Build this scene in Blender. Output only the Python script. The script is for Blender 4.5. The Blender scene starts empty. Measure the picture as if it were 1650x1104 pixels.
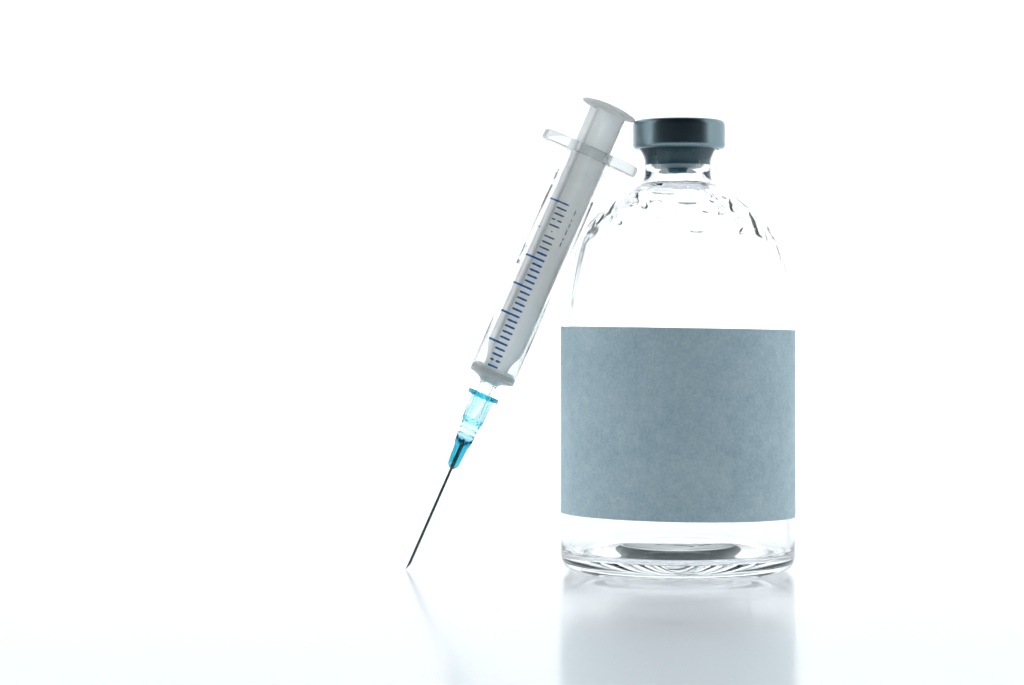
import bpy, bmesh, math, random
from mathutils import Vector, noise

# ------------------------------------------------------------------ scene, camera, light
SC = bpy.context.scene
COL = SC.collection
S = 0.1383e-3                     # metres per modelling unit (one unit = 0.138 mm)
PI = math.pi
random.seed(4)

SC.render.engine = 'CYCLES'
cy = SC.cycles
cy.max_bounces = 32; cy.transmission_bounces = 28; cy.glossy_bounces = 12
cy.diffuse_bounces = 6; cy.transparent_max_bounces = 16; cy.volume_bounces = 0
cy.sample_clamp_indirect = 0; cy.blur_glossy = 0.2
cy.caustics_refractive = True; cy.caustics_reflective = True
SC.view_settings.view_transform = 'Standard'
SC.view_settings.look = 'None'
SC.view_settings.exposure = 0.0
SC.view_settings.gamma = 1.0
SC.view_settings.use_curve_mapping = False

cam = bpy.data.cameras.new('camera')
cam.sensor_width = 36.0
cam.lens = 4000 / 1650 * 36.0
cam.shift_y = -47 / 1650
cam.clip_start = 0.01; cam.clip_end = 20
co = bpy.data.objects.new('camera', cam); COL.objects.link(co)
co.location = (0, -4000 * S, 413 * S)
co.rotation_euler = (PI / 2, 0, 0)
SC.camera = co

w = bpy.data.worlds.new('World'); SC.world = w; w.use_nodes = True
bg = w.node_tree.nodes['Background']
bg.inputs[0].default_value = (0.45, 0.75, 1.0, 1); bg.inputs[1].default_value = 0.025

def area(name, loc, rot, sx, sy, power, col=(1, 1, 1)):
    l = bpy.data.lights.new(name, 'AREA'); l.shape = 'RECTANGLE'
    l.size = sx; l.size_y = sy; l.energy = power; l.color = col
    o = bpy.data.objects.new(name, l); COL.objects.link(o)
    o.location = loc; o.rotation_euler = rot
    return o
# soft lamps standing outside the white diffusion tent, shining in through the cloth
area('lamp_back', (0, 1.05, 0.45), (PI / 2, 0, PI), 2.0, 1.5, 26.5, (0.985, 0.995, 1.0))
bpy.data.objects['lamp_back'].rotation_euler = (-PI / 2, 0, 0)
area('lamp_side', (-1.1, 0.25, 0.45), (0, -PI / 2, 0), 1.4, 1.1, 10.5, (0.985, 0.995, 1.0))
area('lamp_side', (1.1, 0.25, 0.45), (0, PI / 2, 0), 1.4, 1.1, 10.5, (0.985, 0.995, 1.0))

# fill lamp added under the translucent table top to lift table and label
area('fill_under', (0, 0.03, -0.35), (PI, 0, 0), 1.1, 0.95, 63, (0.93, 0.975, 1.0))

# ------------------------------------------------------------------ materials
def mat(name):
    m = bpy.data.materials.new(name); m.use_nodes = True
    nt = m.node_tree
    return m, nt, nt.nodes['Principled BSDF'], nt.nodes['Material Output']

def N(nt, typ, **kw):
    n = nt.nodes.new(typ)
    for k, v in kw.items(): setattr(n, k, v)
    return n

def noise_node(nt, scale, detail=3, rough=0.55, vec=None):
    n = N(nt, 'ShaderNodeTexNoise'); n.inputs['Scale'].default_value = scale
    n.inputs['Detail'].default_value = detail; n.inputs['Roughness'].default_value = rough
    if vec: nt.links.new(vec, n.inputs['Vector'])
    return n

def coords(nt): return N(nt, 'ShaderNodeTexCoord').outputs['Object']

def maprange(nt, src, a, b, c, d):
    n = N(nt, 'ShaderNodeMapRange')
    for i, v in zip((1, 2, 3, 4), (a, b, c, d)): n.inputs[i].default_value = v
    nt.links.new(src, n.inputs[0]); return n.outputs[0]

def glass(name, ior, col=(1, 1, 1), rough=0.0, bump=None):
    m, nt, p, out = mat(name)
    p.inputs['Base Color'].default_value = (*col, 1)
    p.inputs['Transmission Weight'].default_value = 1
    p.inputs['IOR'].default_value = ior
    p.inputs['Roughness'].default_value = rough
    if bump:
        n = noise_node(nt, bump[0], 2, 0.5, coords(nt))
        b = N(nt, 'ShaderNodeBump'); b.inputs['Strength'].default_value = bump[1]
        b.inputs['Distance'].default_value = bump[2]
        nt.links.new(n.outputs[0], b.inputs['Height']); nt.links.new(b.outputs[0], p.inputs['Normal'])
    return m

M = {}
M['glass'] = glass('clear_glass', 1.5, (0.985, 0.995, 0.998))
m = glass('frosted_plastic', 1.46, (0.95, 0.97, 0.97), 0.16)
nt = m.node_tree; t = N(nt, 'ShaderNodeBsdfTranslucent'); t.inputs[0].default_value = (0.8, 0.85, 0.86, 1)
mx = N(nt, 'ShaderNodeMixShader'); mx.inputs[0].default_value = 0.25
nt.links.new(nt.nodes['Principled BSDF'].outputs[0], mx.inputs[1]); nt.links.new(t.outputs[0], mx.inputs[2])
mx.inputs[0].default_value = 0.24
nt.links.new(mx.outputs[0], nt.nodes['Material Output'].inputs['Surface'])
M['frosted'] = m
M['clear_plastic'] = glass('clear_plastic', 1.44, (0.99, 0.997, 0.997), 0.03)

# teal tinted plastic: colour comes from the thickness the light passes through
m = glass('teal_plastic', 1.45, (1, 1, 1), 0.03)
va = m.node_tree.nodes.new('ShaderNodeVolumeAbsorption')
va.inputs['Color'].default_value = (0.0, 0.76, 0.84, 1); va.inputs['Density'].default_value = 1400
m.node_tree.links.new(va.outputs[0], m.node_tree.nodes['Material Output'].inputs['Volume'])
M['teal'] = m

def translucent(name, col, tcol, tmix, gloss=0.0, rough=0.4):
    """plastic or paper that scatters light at the surface and lets some through"""
    m, nt, p, out = mat(name)
    p.inputs['Base Color'].default_value = (*col, 1); p.inputs['Roughness'].default_value = rough
    p.inputs['Specular IOR Level'].default_value = gloss
    t = N(nt, 'ShaderNodeBsdfTranslucent'); t.inputs[0].default_value = (*tcol, 1)
    mx = N(nt, 'ShaderNodeMixShader'); mx.inputs[0].default_value = tmix
    nt.links.new(p.outputs[0], mx.inputs[1]); nt.links.new(t.outputs[0], mx.inputs[2])
    nt.links.new(mx.outputs[0], out.inputs['Surface'])
    return m, nt, p, t, mx

M['plunger'] = translucent('milky_plastic', (0.88, 0.91, 0.90), (0.975, 0.985, 0.98), 0.86, 0.4, 0.35)[0]
M['plunger_end'] = translucent('milky_thick_plastic', (0.88, 0.91, 0.90), (0.97, 0.98, 0.97), 0.82, 0.4, 0.35)[0]

# label paper: cloudy, with fibres that let more or less light through
m, nt, p, t, mx = translucent('label_paper', (0.4, 0.5, 0.55), (0.4, 0.5, 0.55), 0.12, 0.15, 0.7)
c = coords(nt)
big = noise_node(nt, 70, 3, 0.6, c); mid = noise_node(nt, 420, 3, 0.6, c); fine = noise_node(nt, 1900, 3, 0.65, c)
def madd(a, b, fa, fb):
    x = N(nt, 'ShaderNodeMath', operation='MULTIPLY'); nt.links.new(a, x.inputs[0]); x.inputs[1].default_value = fa
    y = N(nt, 'ShaderNodeMath', operation='MULTIPLY_ADD'); nt.links.new(b, y.inputs[0]); y.inputs[1].default_value = fb
    nt.links.new(x.outputs[0], y.inputs[2]); return y.outputs[0]
cl = madd(madd(big.outputs[0], mid.outputs[0], 0.25, 0.27), fine.outputs[0], 1.0, 0.48)
r1 = N(nt, 'ShaderNodeValToRGB'); r1.color_ramp.elements[0].position = 0.36; r1.color_ramp.elements[1].position = 0.64
r1.color_ramp.elements[0].color = (0.50, 0.71, 0.80, 1); r1.color_ramp.elements[1].color = (0.79, 0.95, 1.0, 1)
nt.links.new(cl, r1.inputs[0])
nt.links.new(r1.outputs[0], p.inputs['Base Color']); nt.links.new(r1.outputs[0], t.inputs[0])
bp = N(nt, 'ShaderNodeBump'); bp.inputs['Strength'].default_value = 0.25; bp.inputs['Distance'].default_value = 0.00006
nt.links.new(fine.outputs[0], bp.inputs['Height']); nt.links.new(bp.outputs[0], p.inputs['Normal'])
M['paper'] = m
m, nt, p, out = mat('label_dark_inside')  # made-up dark inside of the label, there to darken the glass base
n = noise_node(nt, 300, 3, 0.6, coords(nt))
r = N(nt, 'ShaderNodeValToRGB'); r.color_ramp.elements[0].color = (0.035, 0.12, 0.12, 1); r.color_ramp.elements[1].color = (0.07, 0.19, 0.19, 1)
nt.links.new(n.outputs[0], r.inputs[0]); nt.links.new(r.outputs[0], p.inputs['Base Color']); p.inputs['Roughness'].default_value = 0.8
M['dark_inside'] = m

# crimped aluminium
m, nt, p, out = mat('cap_aluminium')
c = coords(nt)
mp = N(nt, 'ShaderNodeMapping'); mp.inputs['Scale'].default_value = (1, 1, 26); nt.links.new(c, mp.inputs[0])
n = noise_node(nt, 120, 3, 0.6, mp.outputs[0])
p.inputs['Metallic'].default_value = 1; p.inputs['Base Color'].default_value = (0.225, 0.31, 0.345, 1)
nt.links.new(maprange(nt, n.outputs[0], 0.3, 0.7, 0.30, 0.35), p.inputs['Roughness'])
b = N(nt, 'ShaderNodeBump'); b.inputs['Strength'].default_value = 0.03; b.inputs['Distance'].default_value = 0.00002
nt.links.new(n.outputs[0], b.inputs['Height']); nt.links.new(b.outputs[0], p.inputs['Normal'])
M['cap'] = m

m, nt, p, out = mat('stopper_rubber')
p.inputs['Base Color'].default_value = (0.03, 0.135, 0.185, 1); p.inputs['Roughness'].default_value = 0.42
n = noise_node(nt, 900, 2, 0.5, coords(nt))
b = N(nt, 'ShaderNodeBump'); b.inputs['Strength'].default_value = 0.2; b.inputs['Distance'].default_value = 0.00005
nt.links.new(n.outputs[0], b.inputs['Height']); nt.links.new(b.outputs[0], p.inputs['Normal'])
M['rubber'] = m

m, nt, p, out = mat('needle_steel')
p.inputs['Metallic'].default_value = 1; p.inputs['Base Color'].default_value = (0.09, 0.12, 0.115, 1)
n = noise_node(nt, 2500, 2, 0.5, coords(nt))
nt.links.new(maprange(nt, n.outputs[0], 0.3, 0.7, 0.22, 0.36), p.inputs['Roughness'])
M['steel'] = m

def ink(name, a, b_):
    m, nt, p, out = mat(name)
    n = noise_node(nt, 2600, 3, 0.65, coords(nt))
    r = N(nt, 'ShaderNodeValToRGB'); r.color_ramp.elements[0].position = 0.4; r.color_ramp.elements[1].position = 0.72
    r.color_ramp.elements[0].color = (*a, 1); r.color_ramp.elements[1].color = (*b_, 1)
    nt.links.new(n.outputs[0], r.inputs[0]); nt.links.new(r.outputs[0], p.inputs['Base Color'])
    p.inputs['Roughness'].default_value = 0.55
    return m
M['ink'] = ink('blue_ink', (0.012, 0.15, 0.52), (0.025, 0.21, 0.60))
M['ink_worn'] = ink('worn_blue_ink', (0.05, 0.12, 0.22), (0.13, 0.23, 0.34))
M['ink_grey'] = ink('grey_violet_ink', (0.16, 0.17, 0.25), (0.30, 0.31, 0.38))

# polished white acrylic table
m, nt, p, out = mat('white_acrylic')
c = coords(nt)
n1 = noise_node(nt, 6, 3, 0.5, c)
r = N(nt, 'ShaderNodeValToRGB')
r.color_ramp.elements[0].color = (0.72, 0.75, 0.785, 1); r.color_ramp.elements[1].color = (0.75, 0.775, 0.80, 1)
nt.links.new(n1.outputs[0], r.inputs[0]); nt.links.new(r.outputs[0], p.inputs['Base Color'])
n2 = noise_node(nt, 40, 4, 0.6, c)
# the acrylic also lets the added fill lamp beneath it shine through
p.inputs['IOR'].default_value = 1.5; p.inputs['Base Color'].default_value = (0, 0, 0, 1)
for l_ in list(p.inputs['Base Color'].links): nt.links.remove(l_)
df = N(nt, 'ShaderNodeBsdfDiffuse'); tr = N(nt, 'ShaderNodeBsdfTranslucent'); tr.inputs[0].default_value = (0.84, 0.845, 0.85, 1)
nt.links.new(r.outputs[0], df.inputs[0])
gl = N(nt, 'ShaderNodeBsdfGlossy')
nt.links.new(maprange(nt, n2.outputs[0], 0.3, 0.7, 0.13, 0.16), gl.inputs['Roughness'])
fr = N(nt, 'ShaderNodeFresnel'); fr.inputs[0].default_value = 1.45
m1 = N(nt, 'ShaderNodeMixShader'); m1.inputs[0].default_value = 0.35
nt.links.new(df.outputs[0], m1.inputs[1]); nt.links.new(tr.outputs[0], m1.inputs[2])
m2 = N(nt, 'ShaderNodeMixShader')
nt.links.new(fr.outputs[0], m2.inputs[0]); nt.links.new(m1.outputs[0], m2.inputs[1]); nt.links.new(gl.outputs[0], m2.inputs[2])
nt.links.new(m2.outputs[0], out.inputs['Surface'])
nt.nodes.remove(p)
M['table'] = m

# diffusion cloth
m, nt, p, t, mx = translucent('diffusion_cloth', (0.85, 0.86, 0.87), (0.88, 0.89, 0.90), 0.6, 0.0, 0.9)
n = noise_node(nt, 900, 2, 0.5, coords(nt))
b = N(nt, 'ShaderNodeBump'); b.inputs['Strength'].default_value = 0.1; b.inputs['Distance'].default_value = 0.0002
nt.links.new(n.outputs[0], b.inputs['Height']); nt.links.new(b.outputs[0], p.inputs['Normal'])
M['cloth'] = m

# ------------------------------------------------------------------ mesh helpers
def link(name, me, material, parent=None, smooth=40):
    me.materials.clear(); me.materials.append(material)
    if smooth is not None:
        for f in me.polygons: f.use_smooth = True
        if smooth < 180: me.set_sharp_from_angle(angle=math.radians(smooth))
    o = bpy.data.objects.new(name, me); COL.objects.link(o)
    if parent: o.parent = parent
    return o

def lathe(prof, seg=96, closed=False, fn=None, name='m'):
    """revolve (r, z) points; r may be a function of the angle; r == 0 closes to a pole;
    closed joins last point to first. fn(i, a, r, z) -> (r, z) displaces."""
    vs, fs, rows = [], [], []
    for i, (r, z) in enumerate(prof):
        if not callable(r) and r == 0:
            rr, zz = (0, z) if fn is None else fn(i, 0, 0, z)
            vs.append((0, 0, zz * S)); rows.append([len(vs) - 1] * seg); continue
        row = []
        for k in range(seg):
            a = 2 * PI * k / seg
            rr = r(a) if callable(r) else r
            zz = z
            if fn: rr, zz = fn(i, a, rr, z)
            vs.append((rr * math.cos(a) * S, rr * math.sin(a) * S, zz * S)); row.append(len(vs) - 1)
        rows.append(row)
    n = len(rows)
    for i in range(n if closed else n - 1):
        A, B = rows[i], rows[(i + 1) % n]
        for k in range(seg):
            q = [A[k], A[(k + 1) % seg], B[(k + 1) % seg], B[k]]
            u = []
            for x in q:
                if x not in u: u.append(x)
            if len(u) > 2: fs.append(u)
    me = bpy.data.meshes.new(name); me.from_pydata(vs, [], fs)
    bm = bmesh.new(); bm.from_mesh(me); bmesh.ops.recalc_face_normals(bm, faces=bm.faces); bm.to_mesh(me); bm.free()
    me.update(); return me

def spline(pts, step):
    """Catmull-Rom through (r, z) points, resampled about every `step` units"""
    out = []
    P = [Vector(p) for p in pts]
    P = [P[0] * 2 - P[1]] + P + [P[-1] * 2 - P[-2]]
    for i in range(1, len(P) - 2):
        a, b, c, d = P[i - 1], P[i], P[i + 1], P[i + 2]
        n = max(1, int((c - b).length / step))
        for k in range(n):
            t = k / n
            v = 0.5 * ((2 * b) + (c - a) * t + (2 * a - 5 * b + 4 * c - d) * t * t + (3 * b - a - 3 * c + d) * t ** 3)
            out.append((max(v.x, 0), v.y))
    out.append((P[-2].x, P[-2].y))
    return out

def tag(o, label, cat): o['label'] = label; o['category'] = cat

# ------------------------------------------------------------------ setting
bm = bmesh.new()
bmesh.ops.create_cube(bm, size=1)
bmesh.ops.scale(bm, vec=(1.16, 1.02, 0.02), verts=bm.verts)
bmesh.ops.translate(bm, vec=(0, 0.03, -0.01), verts=bm.verts)
bmesh.ops.bevel(bm, geom=list(bm.edges), offset=0.002, segments=3, affect='EDGES')
me = bpy.data.meshes.new('table'); bm.to_mesh(me); bm.free()
table = link('table', me, M['table'], None, 30); table['kind'] = 'structure'

plan = [(-0.62, -0.08), (-0.62, 0.05), (-0.62, 0.2)]
for k in range(0, 19):
    a = PI - (PI / 2) * k / 18
    plan.append((-0.27 + 0.35 * math.cos(a), 0.23 + 0.35 * math.sin(a)))
plan += [(-x, y) for x, y in reversed(plan)]
vs, fs = [], []
ZR = [-0.03, 0.1, 0.3, 0.6, 0.95]
for z in ZR:
    for x, y in plan: vs.append((x, y, z))
n = len(plan)
for j in range(len(ZR) - 1):
    for k in range(n - 1): fs.append((j * n + k, j * n + k + 1, (j + 1) * n + k + 1, (j + 1) * n + k))
me = bpy.data.meshes.new('backdrop'); me.from_pydata(vs, [], fs)
backdrop = link('backdrop', me, M['cloth'], None, 180); backdrop['kind'] = 'structure'

# ------------------------------------------------------------------ vial
VX = (1092 - 825) * S
vial = bpy.data.objects.new('vial', None); COL.objects.link(vial); vial.location = (VX, 0, 0)
vial.empty_display_size = 0.01
tag(vial, 'clear glass vial with blank grey paper label and crimped dark metal cap', 'vial')

# outer wall from the middle of the underside to the rim, then the inner wall back down
out_base = [(r_, 5.02 + 33.9 * (1 - (r_ / 138) ** 1.3)) for r_ in range(0, 138, 3)] + \
    spline([(138, 5.02), (150, 1.8), (160, 0.2), (166, 0), (172, 0.9), (179, 5), (184.5, 12), (187.4, 21), (188, 32)], 1.8)
out_side = [(188, z) for z in (60, 120, 200, 280, 340)]
out_sh = spline([(188, 370), (187.2, 393), (184, 428), (177, 468), (168, 506), (157, 536), (142, 561), (122, 582), (99, 600), (75, 614), (60, 623), (54, 632), (53, 642)], 2.2)
out_neck = [(53, 650), (53.2, 658), (55, 664), (58, 671), (62.5, 677.5), (65.5, 681), (67.5, 684), (68, 687), (68, 702), (67.2, 705), (65, 707), (60, 708), (50, 708), (45.5, 707), (43.5, 704)]
in_neck = [(43, 690), (43, 651)]
in_sh = spline([(43.1, 647), (44.4, 639), (47.8, 630.5), (54, 621.5), (65, 612), (81, 601), (96, 589), (117, 571), (134, 550), (147, 526), (157, 498), (166, 462), (172.5, 425), (175.5, 392), (176, 370)], 1.5)
in_side = [(176, z) for z in (340, 280, 200, 140, 100, 65)]
in_base = [(176, 52)] + spline([(176, 41.6), (174.8, 34), (170.6, 27.8), (163.7, 24.3), (156, 23.2)], 1.2) + \
    [(156 * k / 60, 23.2 + 26.2 * (1 - (k / 60) ** 6.2)) for k in range(59, -1, -1)]
prof = out_base + out_side + out_sh + out_neck + in_neck + in_sh + in_side + in_base
prof[0] = (0, prof[0][1]); prof[-1] = (0, prof[-1][1])
i_in = len(out_base + out_side + out_sh + out_neck)

# water beads clinging inside the shoulder: (angle from the front in degrees, height, half width, half height, thickness, tilt)
drops = []
def drop_px(x, y, hw, hh, th, tilt=0.0, back=False):
    z = 918 - y
    r = 176
    best = min(((abs(p_[1] - z), p_[0]) for p_ in in_sh))
    r = best[1]
    s_ = max(-0.99, min(0.99, (x - 1092) / r))
    phi = math.asin(s_)                       # 0 = facing the camera
    if back: phi = PI - phi
    drops.append((-PI / 2 + phi, z, hw / r, hh, th, tilt, r))
for d in [(1063, 318, 24, 5, 3.4, 0.1), (1034, 340, 8, 5, 3, 0.5), (1100, 335, 15, 3.5, 2.6), (1128, 349, 7, 3, 2), (1153, 351, 9, 4, 2.6, -0.3),
          (1112, 378, 13, 5, 3.2), (1184, 379, 10, 4, 2.4, -0.4), (1208, 372, 14, 15, 5, -0.7), (1230, 384, 10, 8, 5),
          (996, 366, 8, 4, 2.4, 0.3), (958, 374, 9, 9, 5), (1158, 308, 10, 6, 3, -0.5), (1148, 322, 12, 4, 2.5, -0.2), (1020, 328, 16, 6, 3, 0.5),
          (1080, 348, 6, 2.5, 1.8), (1053, 357, 6, 3, 1.8), (1140, 333, 6, 3, 2.2), (1172, 341, 14, 6, 3.4, -0.6), (985, 345, 14, 7, 3.6, 0.6),
          (970, 362, 8, 7, 3)]:
    drop_px(*d)
for d in [(1015, 332, 18, 7, 3, 0.3), (1170, 335, 16, 6, 3, -0.3), (1060, 326, 14, 4, 2), (1190, 356, 14, 8, 3.4), (990, 352, 12, 8, 3)]:
    drop_px(*d, back=True)

def strokes():
    L = []
    for x0, y0, x1, y1 in [(-24, -40, 4, -52), (-14, -22, 20, -34), (22, -46, 40, -30), (-6, -64, 16, -70), (30, -62, 44, -50), (-34, -56, -24, -44), (-10, 6, 14, -6), (20, -10, 40, -16), (-40, -20, -28, -30)]:
        L.append((Vector((x0, y0)), Vector((x1, y1))))
    return L
STK = strokes()
def seg_dist(p, a, b):
    d = b - a; t = max(0, min(1, (p - a).dot(d) / d.length_squared)); return (p - a - d * t).length

def glass_fn(i, a, r, z):
    if i >= i_in:                                     # inner wall
        if 380 < z < 645:
            add = 0.0
            wob = noise.noise(Vector((math.cos(a) * r * 0.035, math.sin(a) * r * 0.035, z * 0.03)))
            edge = min(1, (z - 380) / 60) * min(1, max(0, (648 - z) / 30))
            add += (0.35 * wob + 0.38 * max(0, min(1, (z - 500) / 50)) * noise.noise(Vector((math.cos(a) * r * 0.09, math.sin(a) * r * 0.09, z * 0.11))) + 0.12 * noise.noise(Vector((a * 14, z * 0.018, 3)))) * edge
            best = 0
            for pa, pz, hw, hh, th, tilt, pr in drops:
                da = (a - pa + PI) % (2 * PI) - PI
                dx = da * pr
                dz = (z - pz)
                dz2 = dz + dx * tilt
                if abs(dx) > 40 or abs(dz2) > 30: continue
                # sagging bead: fuller at its lower edge, wobbly outline
                q = (dx / (hw * pr)) ** 2 + (dz2 / (hh * (1.25 if dz2 > 0 else 0.85))) ** 2
                q *= 1 + 0.35 * noise.noise(Vector((dx * 0.16, dz2 * 0.25, pz)))
                if q < 1: best = max(best, th * (1 - q) ** 0.6 * (1.0 - 0.35 * max(-1, min(1, dz2 / hh))))
            add += best
            return r - add, z
        if z < 80 and r > 0:
            wob = noise.noise(Vector((math.cos(a) * r * 0.02, math.sin(a) * r * 0.02, z * 0.02 + 7)))
            return r, z + 0.03 * wob
        return r, z
    if z < 45 and r < 90 and i < len(out_base):       # moulded marks under the base
        p_ = Vector((r * math.cos(a), r * math.sin(a)))
        h = 0
        for q0, q1 in STK:
            d = seg_dist(p_, q0, q1)
            if d < 4: h = max(h, 3.0 * (1 - (d / 4) ** 2))
        return r, z - h
    return r, z
me = lathe(prof, 480, False, glass_fn, 'glass_body')
glass_body = link('glass_body', me, M['glass'], vial, 55)

# paper label, wrapped round the front and put on slightly askew
vs, fs = [], []
A0, A1, na = math.radians(-180), math.radians(187), 200
rows = []
for (dr, zt) in ((0.3, 0), (0.3, 1), (1.0, 1), (1.0, 0)):
    row = []
    for k in range(na + 1):
        f = A0 + (A1 - A0) * k / na
        r = 187.6 + dr + 1.0 * min(1, max(0, (k - 0.92 * na) / (0.04 * na)))      # the end laps over the start at the back
        x = r * math.sin(f); y = -r * math.cos(f)
        lift = 0.05 * noise.noise(Vector((f * 3, zt * 2, 1)))
        z = (92.0 if zt == 0 else 390.5) - math.tan(math.radians(0.92)) * x - 0.010 * (y + 188) + lift
        vs.append((x * S, y * S, z * S)); row.append(len(vs) - 1)
    rows.append(row)
for j in range(4):
    A, B = rows[j], rows[(j + 1) % 4]
    for k in range(na): fs.append((A[k], A[k + 1], B[k + 1], B[k]))
fs.append([rows[j][0] for j in range(4)]); fs.append([rows[j][na] for j in (3, 2, 1, 0)])
me = bpy.data.meshes.new('paper_label'); me.from_pydata(vs, [], fs)
bm = bmesh.new(); bm.from_mesh(me); bmesh.ops.recalc_face_normals(bm, faces=bm.faces); bm.to_mesh(me); bm.free()
paper = link('paper_label', me, M['paper'], vial, 40)
paper.data.materials.append(M['dark_inside'])                 # invented dark teal inner face, darkens what the glass base shows
for f in paper.data.polygons:
    if f.normal.x * f.center.x + f.normal.y * f.center.y < 0: f.material_index = 1
paper['label'] = 'blank blue-grey paper label wrapped round the glass'

# rubber stopper: flange under the cap and a hollow plug inside the neck
st = [(0, 719), (64, 719), (66.5, 717), (66.5, 710), (65, 707.9), (46, 707.6), (43.6, 704)] + [(43.3, 690 - 1.2 * k) for k in range(24)] + \
     [(43.3, 660), (43.3, 658.5), (43.3, 657), (43.3, 655.5), (43.3, 653), (42.6, 651.6), (36, 651), (27, 650.2), (20, 648.6), (17.5, 648.2), (16, 650), (14, 690), (0, 694)]
BUB = [(-22, 671.5, 1.5), (-14, 672.5, 0.9), (-1, 671, 1.4), (1.5, 674, 1.0), (9, 672.4, 1.1), (21, 671.4, 1.6), (-34, 668, 1.2), (33, 667, 1.1), (-7, 664, 0.8)]
def st_fn(i, a, r, z):
    if 43 < r < 43.7:                        # trapped air bubbles against the glass
        for bx, bz, br in BUB:
            if abs(r * math.cos(a) - bx) < 4 and math.sin(a) < 0:
                d2 = ((r * math.cos(a) - bx) ** 2 + (z - bz) ** 2) / (1.5 * br) ** 2
                if d2 < 1: r -= 2.0 * (1 - d2)
    return r, z
me = lathe(st, 256, False, st_fn)
stopper = link('stopper', me, M['rubber'], vial, 35)

cp = [(0, 724.2), (30, 724.2), (33, 723.6), (36, 724.2), (64, 724), (69, 723), (72, 721), (73.6, 718), (74, 714), (74, 687), (74.2, 684.5), (73.8, 681.5), (72.3, 679), (69.5, 677.8), (66, 677.3), (63.8, 677.6), (63.6, 679), (66, 680.2), (68.8, 682), (70, 685), (70, 716), (68, 719.6), (0, 719.6)]
me = lathe(cp, 160)
cap = link('cap', me, M['cap'], vial, 50)
cap.location.x = 2 * S
cap['label'] = 'crimped aluminium cap, dark in the middle and bright at its sides'

# ------------------------------------------------------------------ syringe (built upright, needle tip at the origin)
TILT = math.atan2(326.4, 742)
syr = bpy.data.objects.new('syringe', None); COL.objects.link(syr); syr.empty_display_size = 0.01
syr.location = ((655.2 - 825) * S, 0, 1.0 * S)
syr.rotation_euler = (0, TILT, 0)
tag(syr, 'clear plastic syringe with blue scale and teal needle hub leaning against the vial cap', 'syringe')

# barrel with its nozzle
bp_ = [(8, 263), (12.6, 263), (13.2, 265), (13.9, 312), (14.2, 326), (15.2, 329), (19, 333), (30, 336.6), (36.8, 338.8), (38, 341.5), (38, 400), (38, 600), (38, 725.4),
       (35, 725.4), (35, 703), (34.3, 701.5), (34.3, 699.5), (35, 698), (35, 674), (34.4, 672.5), (34.4, 670.5), (35, 669), (35, 500), (35, 344.6), (33.6, 342.4), (28, 340.2), (17, 336.6), (12, 332.4), (9.5, 330.5), (8, 329)]
me = lathe(bp_, 128, True)
barrel = link('barrel', me, M['clear_plastic'], syr, 35)

def stad(inset):
    def f(a):
        n_ = 2.5; A, B = 81.5 - inset, 40.0 - inset
        return (abs(math.cos(a) / A) ** n_ + abs(math.sin(a) / B) ** n_) ** (-1 / n_)
    return f
fl = [(35.2, 725.7), (stad(4), 725.7), (stad(1.3), 726.9), (stad(0), 729.5), (stad(0), 738), (stad(1.5), 741.5), (stad(4.5), 742.6), (37, 742.6), (35.2, 740.5)]
me = lathe(fl, 160, True)
flange = link('finger_flange', me, M['frosted'], syr, 35)

# plunger: cross-ribbed rod, thumb rest and head
R0, TH, ROT = 34.0, 2.6, math.radians(-31.5)
sec = []
for q in range(4):
    a = ROT + q * PI / 2
    d = Vector((math.cos(a), math.sin(a))); n_ = Vector((-d.y, d.x))
    sec += [('tip', d, n_, -1), ('tip', d, n_, 1)]
    for g in range(7):                          # rounded root between two ribs
        b_ = PI / 2 * g / 6
        sec.append((12 * (1 - math.sin(b_)) + TH, d, n_, 12 * (1 - math.cos(b_)) + TH))
lev = [(353, 0.66), (362, 0.68), (372, 0.76), (381, 0.90), (388, 0.98), (396, 1), (500, 1), (650, 1), (785, 1), (798, 1.0), (805, 1.03)]
vs, fs = [], []
for z, k in lev:
    for typ, d, n_, sg in sec:
        p_ = d * (R0 * k) + n_ * (TH * sg) if typ == 'tip' else d * typ + n_ * sg
        vs.append((p_.x * S, p_.y * S, z * S))
c_ = len(sec)
for j in range(len(lev) - 1):
    for k in range(c_):
        fs.append((j * c_ + k, j * c_ + (k + 1) % c_, (j + 1) * c_ + (k + 1) % c_, (j + 1) * c_ + k))
fs.append(list(range(c_ - 1, -1, -1))); fs.append([(len(lev) - 1) * c_ + k for k in range(c_)])
me = bpy.data.meshes.new('plunger'); me.from_pydata(vs, [], fs)
bm = bmesh.new(); bm.from_mesh(me); bmesh.ops.recalc_face_normals(bm, faces=bm.faces)
bmesh.ops.bevel(bm, geom=[e for e in bm.edges if abs((e.verts[0].co - e.verts[1].co).normalized().z) > 0.7 and e.calc_face_angle(0) > 1.2], offset=0.8 * S, segments=2, affect='EDGES')
bm.to_mesh(me); bm.free()
plunger = link('plunger', me, M['plunger'], syr, 35)

td = [(0, 804.8), (30, 805), (42, 806.6), (45.4, 808.2), (46, 809.8), (45.6, 811.4)]
for k in range(1, 26):
    f = 1 - k / 26
    r = 45 * f
    td.append((r, 812 + 6.0 * (1 - f * f) + (0.8 if k % 2 else 0)))
td.append((0, 818.3))
me = lathe(td, 120)
thumb = link('thumb_rest', me, M['plunger_end'], plunger, 25)

hd = [(0, 331.5), (10.5, 331.1), (12, 332.3), (17, 336.5), (28, 340.1), (33.6, 342.3), (35.06, 344.6), (35.06, 351.2), (33.6, 352.8), (0, 352.9)]
me = lathe(hd, 96)
head = link('plunger_head', me, M['plunger_end'], plunger, 30)

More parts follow.
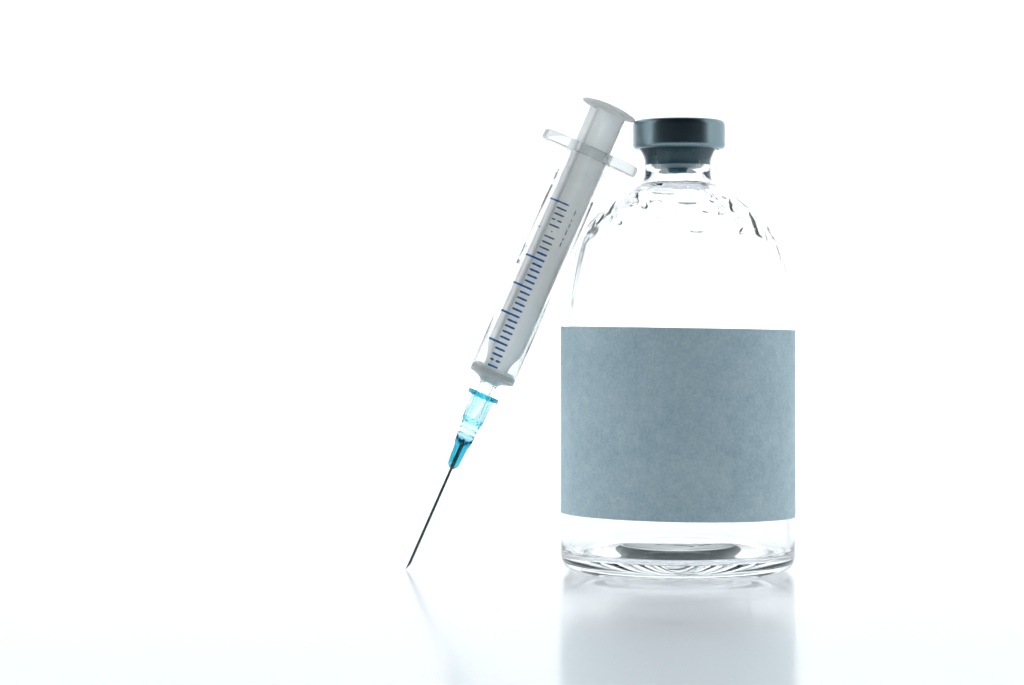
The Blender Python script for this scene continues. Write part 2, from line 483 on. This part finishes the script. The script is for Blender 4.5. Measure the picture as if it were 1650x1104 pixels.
# needle hub, hollow above and solid round the needle below
hb = [(2.2, 179.5), (4.2, 180), (7.5, 183), (9.2, 187), (9.6, 190), (11.4, 217), (12, 219.5), (13.6, 223), (14.2, 228),
      (14.6, 235), (15.4, 236), (15.5, 238), (14.8, 239), (15.2, 246), (16.0, 247), (16.1, 249), (15.4, 250), (16.2, 259), (17.4, 261), (17.8, 264), (19.2, 302), (20, 303.4),
      (25.6, 303.6), (26.2, 304.6), (26.2, 309.6), (25.4, 310.6), (18.6, 310.6), (17.9, 309), (16.7, 268), (13.8, 262.6), (15.0, 256), (14.6, 250), (13.9, 238), (12.9, 232), (10.5, 228.5), (4.5, 223), (2.2, 221.5)]
me = lathe(hb, 96, True)
hub = link('needle_hub', me, M['teal'], syr, 35)
hub['label'] = 'translucent teal plastic needle hub'

# steel needle with a slanted point
def needle_fn(i, a, r, z):
    if i in (1, 2): return r, z + 6.5 * (1 - math.cos(a - PI)) * (1 if i == 1 else 1.0)
    return r, z
nd = [(0, 7.0), (2.2, 0), (2.25, 0.6), (2.25, 30), (2.25, 120), (2.25, 227), (1.2, 228), (0, 228)]
me = lathe(nd, 32, False, needle_fn)
needle = link('needle', me, M['steel'], syr, 40)

# printed scale: thin curved strips of ink lying on the barrel
RI = 38.12
def strip(x0, x1, hgt, name, th=0.22, seg=None, wob=0.0, seed=0):
    f0, f1 = math.asin(max(-1, x0 / RI)), math.asin(min(1, x1 / RI))
    seg = seg or max(2, int((f1 - f0) * RI / 1.5))
    vs, fs = [], []
    for k in range(seg + 1):
        f = f0 + (f1 - f0) * k / seg
        e = 0.55 if k in (0, seg) else 1.0
        w0 = wob * noise.noise(Vector((k * 0.7, seed, 0.3))); w1 = wob * noise.noise(Vector((k * 0.7, seed, 5.3)))
        for r, z in ((RI, -hgt / 2 * e + w0), (RI, hgt / 2 * e + w1), (RI + th, hgt / 2 * e + w1), (RI + th, -hgt / 2 * e + w0)):
            vs.append((r * math.sin(f) * S, -r * math.cos(f) * S, z * S))
    for k in range(seg):
        b = k * 4
        for j in range(4): fs.append((b + j, b + (j + 1) % 4, b + 4 + (j + 1) % 4, b + 4 + j))
    fs.append((0, 3, 2, 1)); b = seg * 4; fs.append((b, b + 1, b + 2, b + 3))
    me = bpy.data.meshes.new(name); me.from_pydata(vs, [], fs); me.update(); return me

def put(me, t, matn, name='graduation_mark'):
    o = link(name, me, M[matn], barrel, None); o.location = (0, 0, t * S); return o
for k in range(30):
    t = 641 - 9.77 * k
    sd = k * 1.37
    jx = 0.5 * noise.noise(Vector((sd, 0, 0)))
    jt = 0.25 * noise.noise(Vector((0, sd, 2)))
    long_ = k % 5 == 0
    mt = 'ink' if k > 8 or k == 0 else 'ink_worn'
    hgt = 3.2 if k > 8 else 2.6
    if k == 5:                                   # almost worn away
        put(strip(-7, -4.4, 2.2, 'graduation_mark'), t, 'ink_worn'); put(strip(-31, -25, 1.2, 'graduation_mark'), t, 'ink_worn'); continue
    if k in (3, 28):                             # broken
        put(strip(-14.2, -8 + jx, hgt, 'graduation_mark', wob=0.5, seed=k), t + jt, mt)
        put(strip(-5.0 + jx, 3, hgt, 'graduation_mark', wob=0.5, seed=k + 40), t + jt, mt); continue
    put(strip((-29.5 if long_ else -14.2) + jx, 3 + jx, hgt, 'graduation_mark', wob=0.45, seed=k), t + jt, mt)

# the figures of the scale, on the flank of the barrel where they are seen edge-on
def figure(txt, size, t, phi, matn):
    cu = bpy.data.curves.new('t', 'FONT'); cu.body = txt; cu.size = size; cu.align_x = 'CENTER'; cu.align_y = 'CENTER'
    cu.offset = size * 0.018
    to = bpy.data.objects.new('t', cu); COL.objects.link(to)
    bpy.context.view_layer.update()
    dg = bpy.context.evaluated_depsgraph_get()
    me = bpy.data.meshes.new_from_object(to.evaluated_get(dg))
    bpy.data.objects.remove(to); bpy.data.curves.remove(cu)
    bm = bmesh.new(); bm.from_mesh(me)
    bmesh.ops.subdivide_edges(bm, edges=[e for e in bm.edges if e.calc_length() > 3], cuts=2)
    bmesh.ops.triangulate(bm, faces=bm.faces)
    for v in bm.verts:
        f = phi + v.co.x / RI; z = v.co.y
        v.co = Vector((RI * 1.004 * math.sin(f) * S, -RI * 1.004 * math.cos(f) * S, z * S))
    bm.to_mesh(me); bm.free(); me.update()
    return put(me, t, matn, 'scale_figure')
figure('3', 34, 634, math.radians(-88), 'ink_worn')
figure('ml', 26, 680, math.radians(-84), 'ink_grey')
figure('2', 50, 541, math.radians(-92), 'ink')
figure('1', 34, 440, math.radians(-99), 'ink_grey')
for t0, x0, hgt in ((634, 16.4, 9), (621, 16.0, 4), (612, 16.2, 8), (600, 15.9, 10), (588, 15.8, 5), (579, 15.6, 9)):
    put(strip(x0 - 0.8, x0 + 0.8, hgt, 'print_dash'), t0, 'ink_grey', 'print_dash')

# rest the syringe: its point on the table
bpy.context.view_layer.update()
mz = min((needle.matrix_world @ v.co).z for v in needle.data.vertices)
syr.location.z -= mz - 0.00001
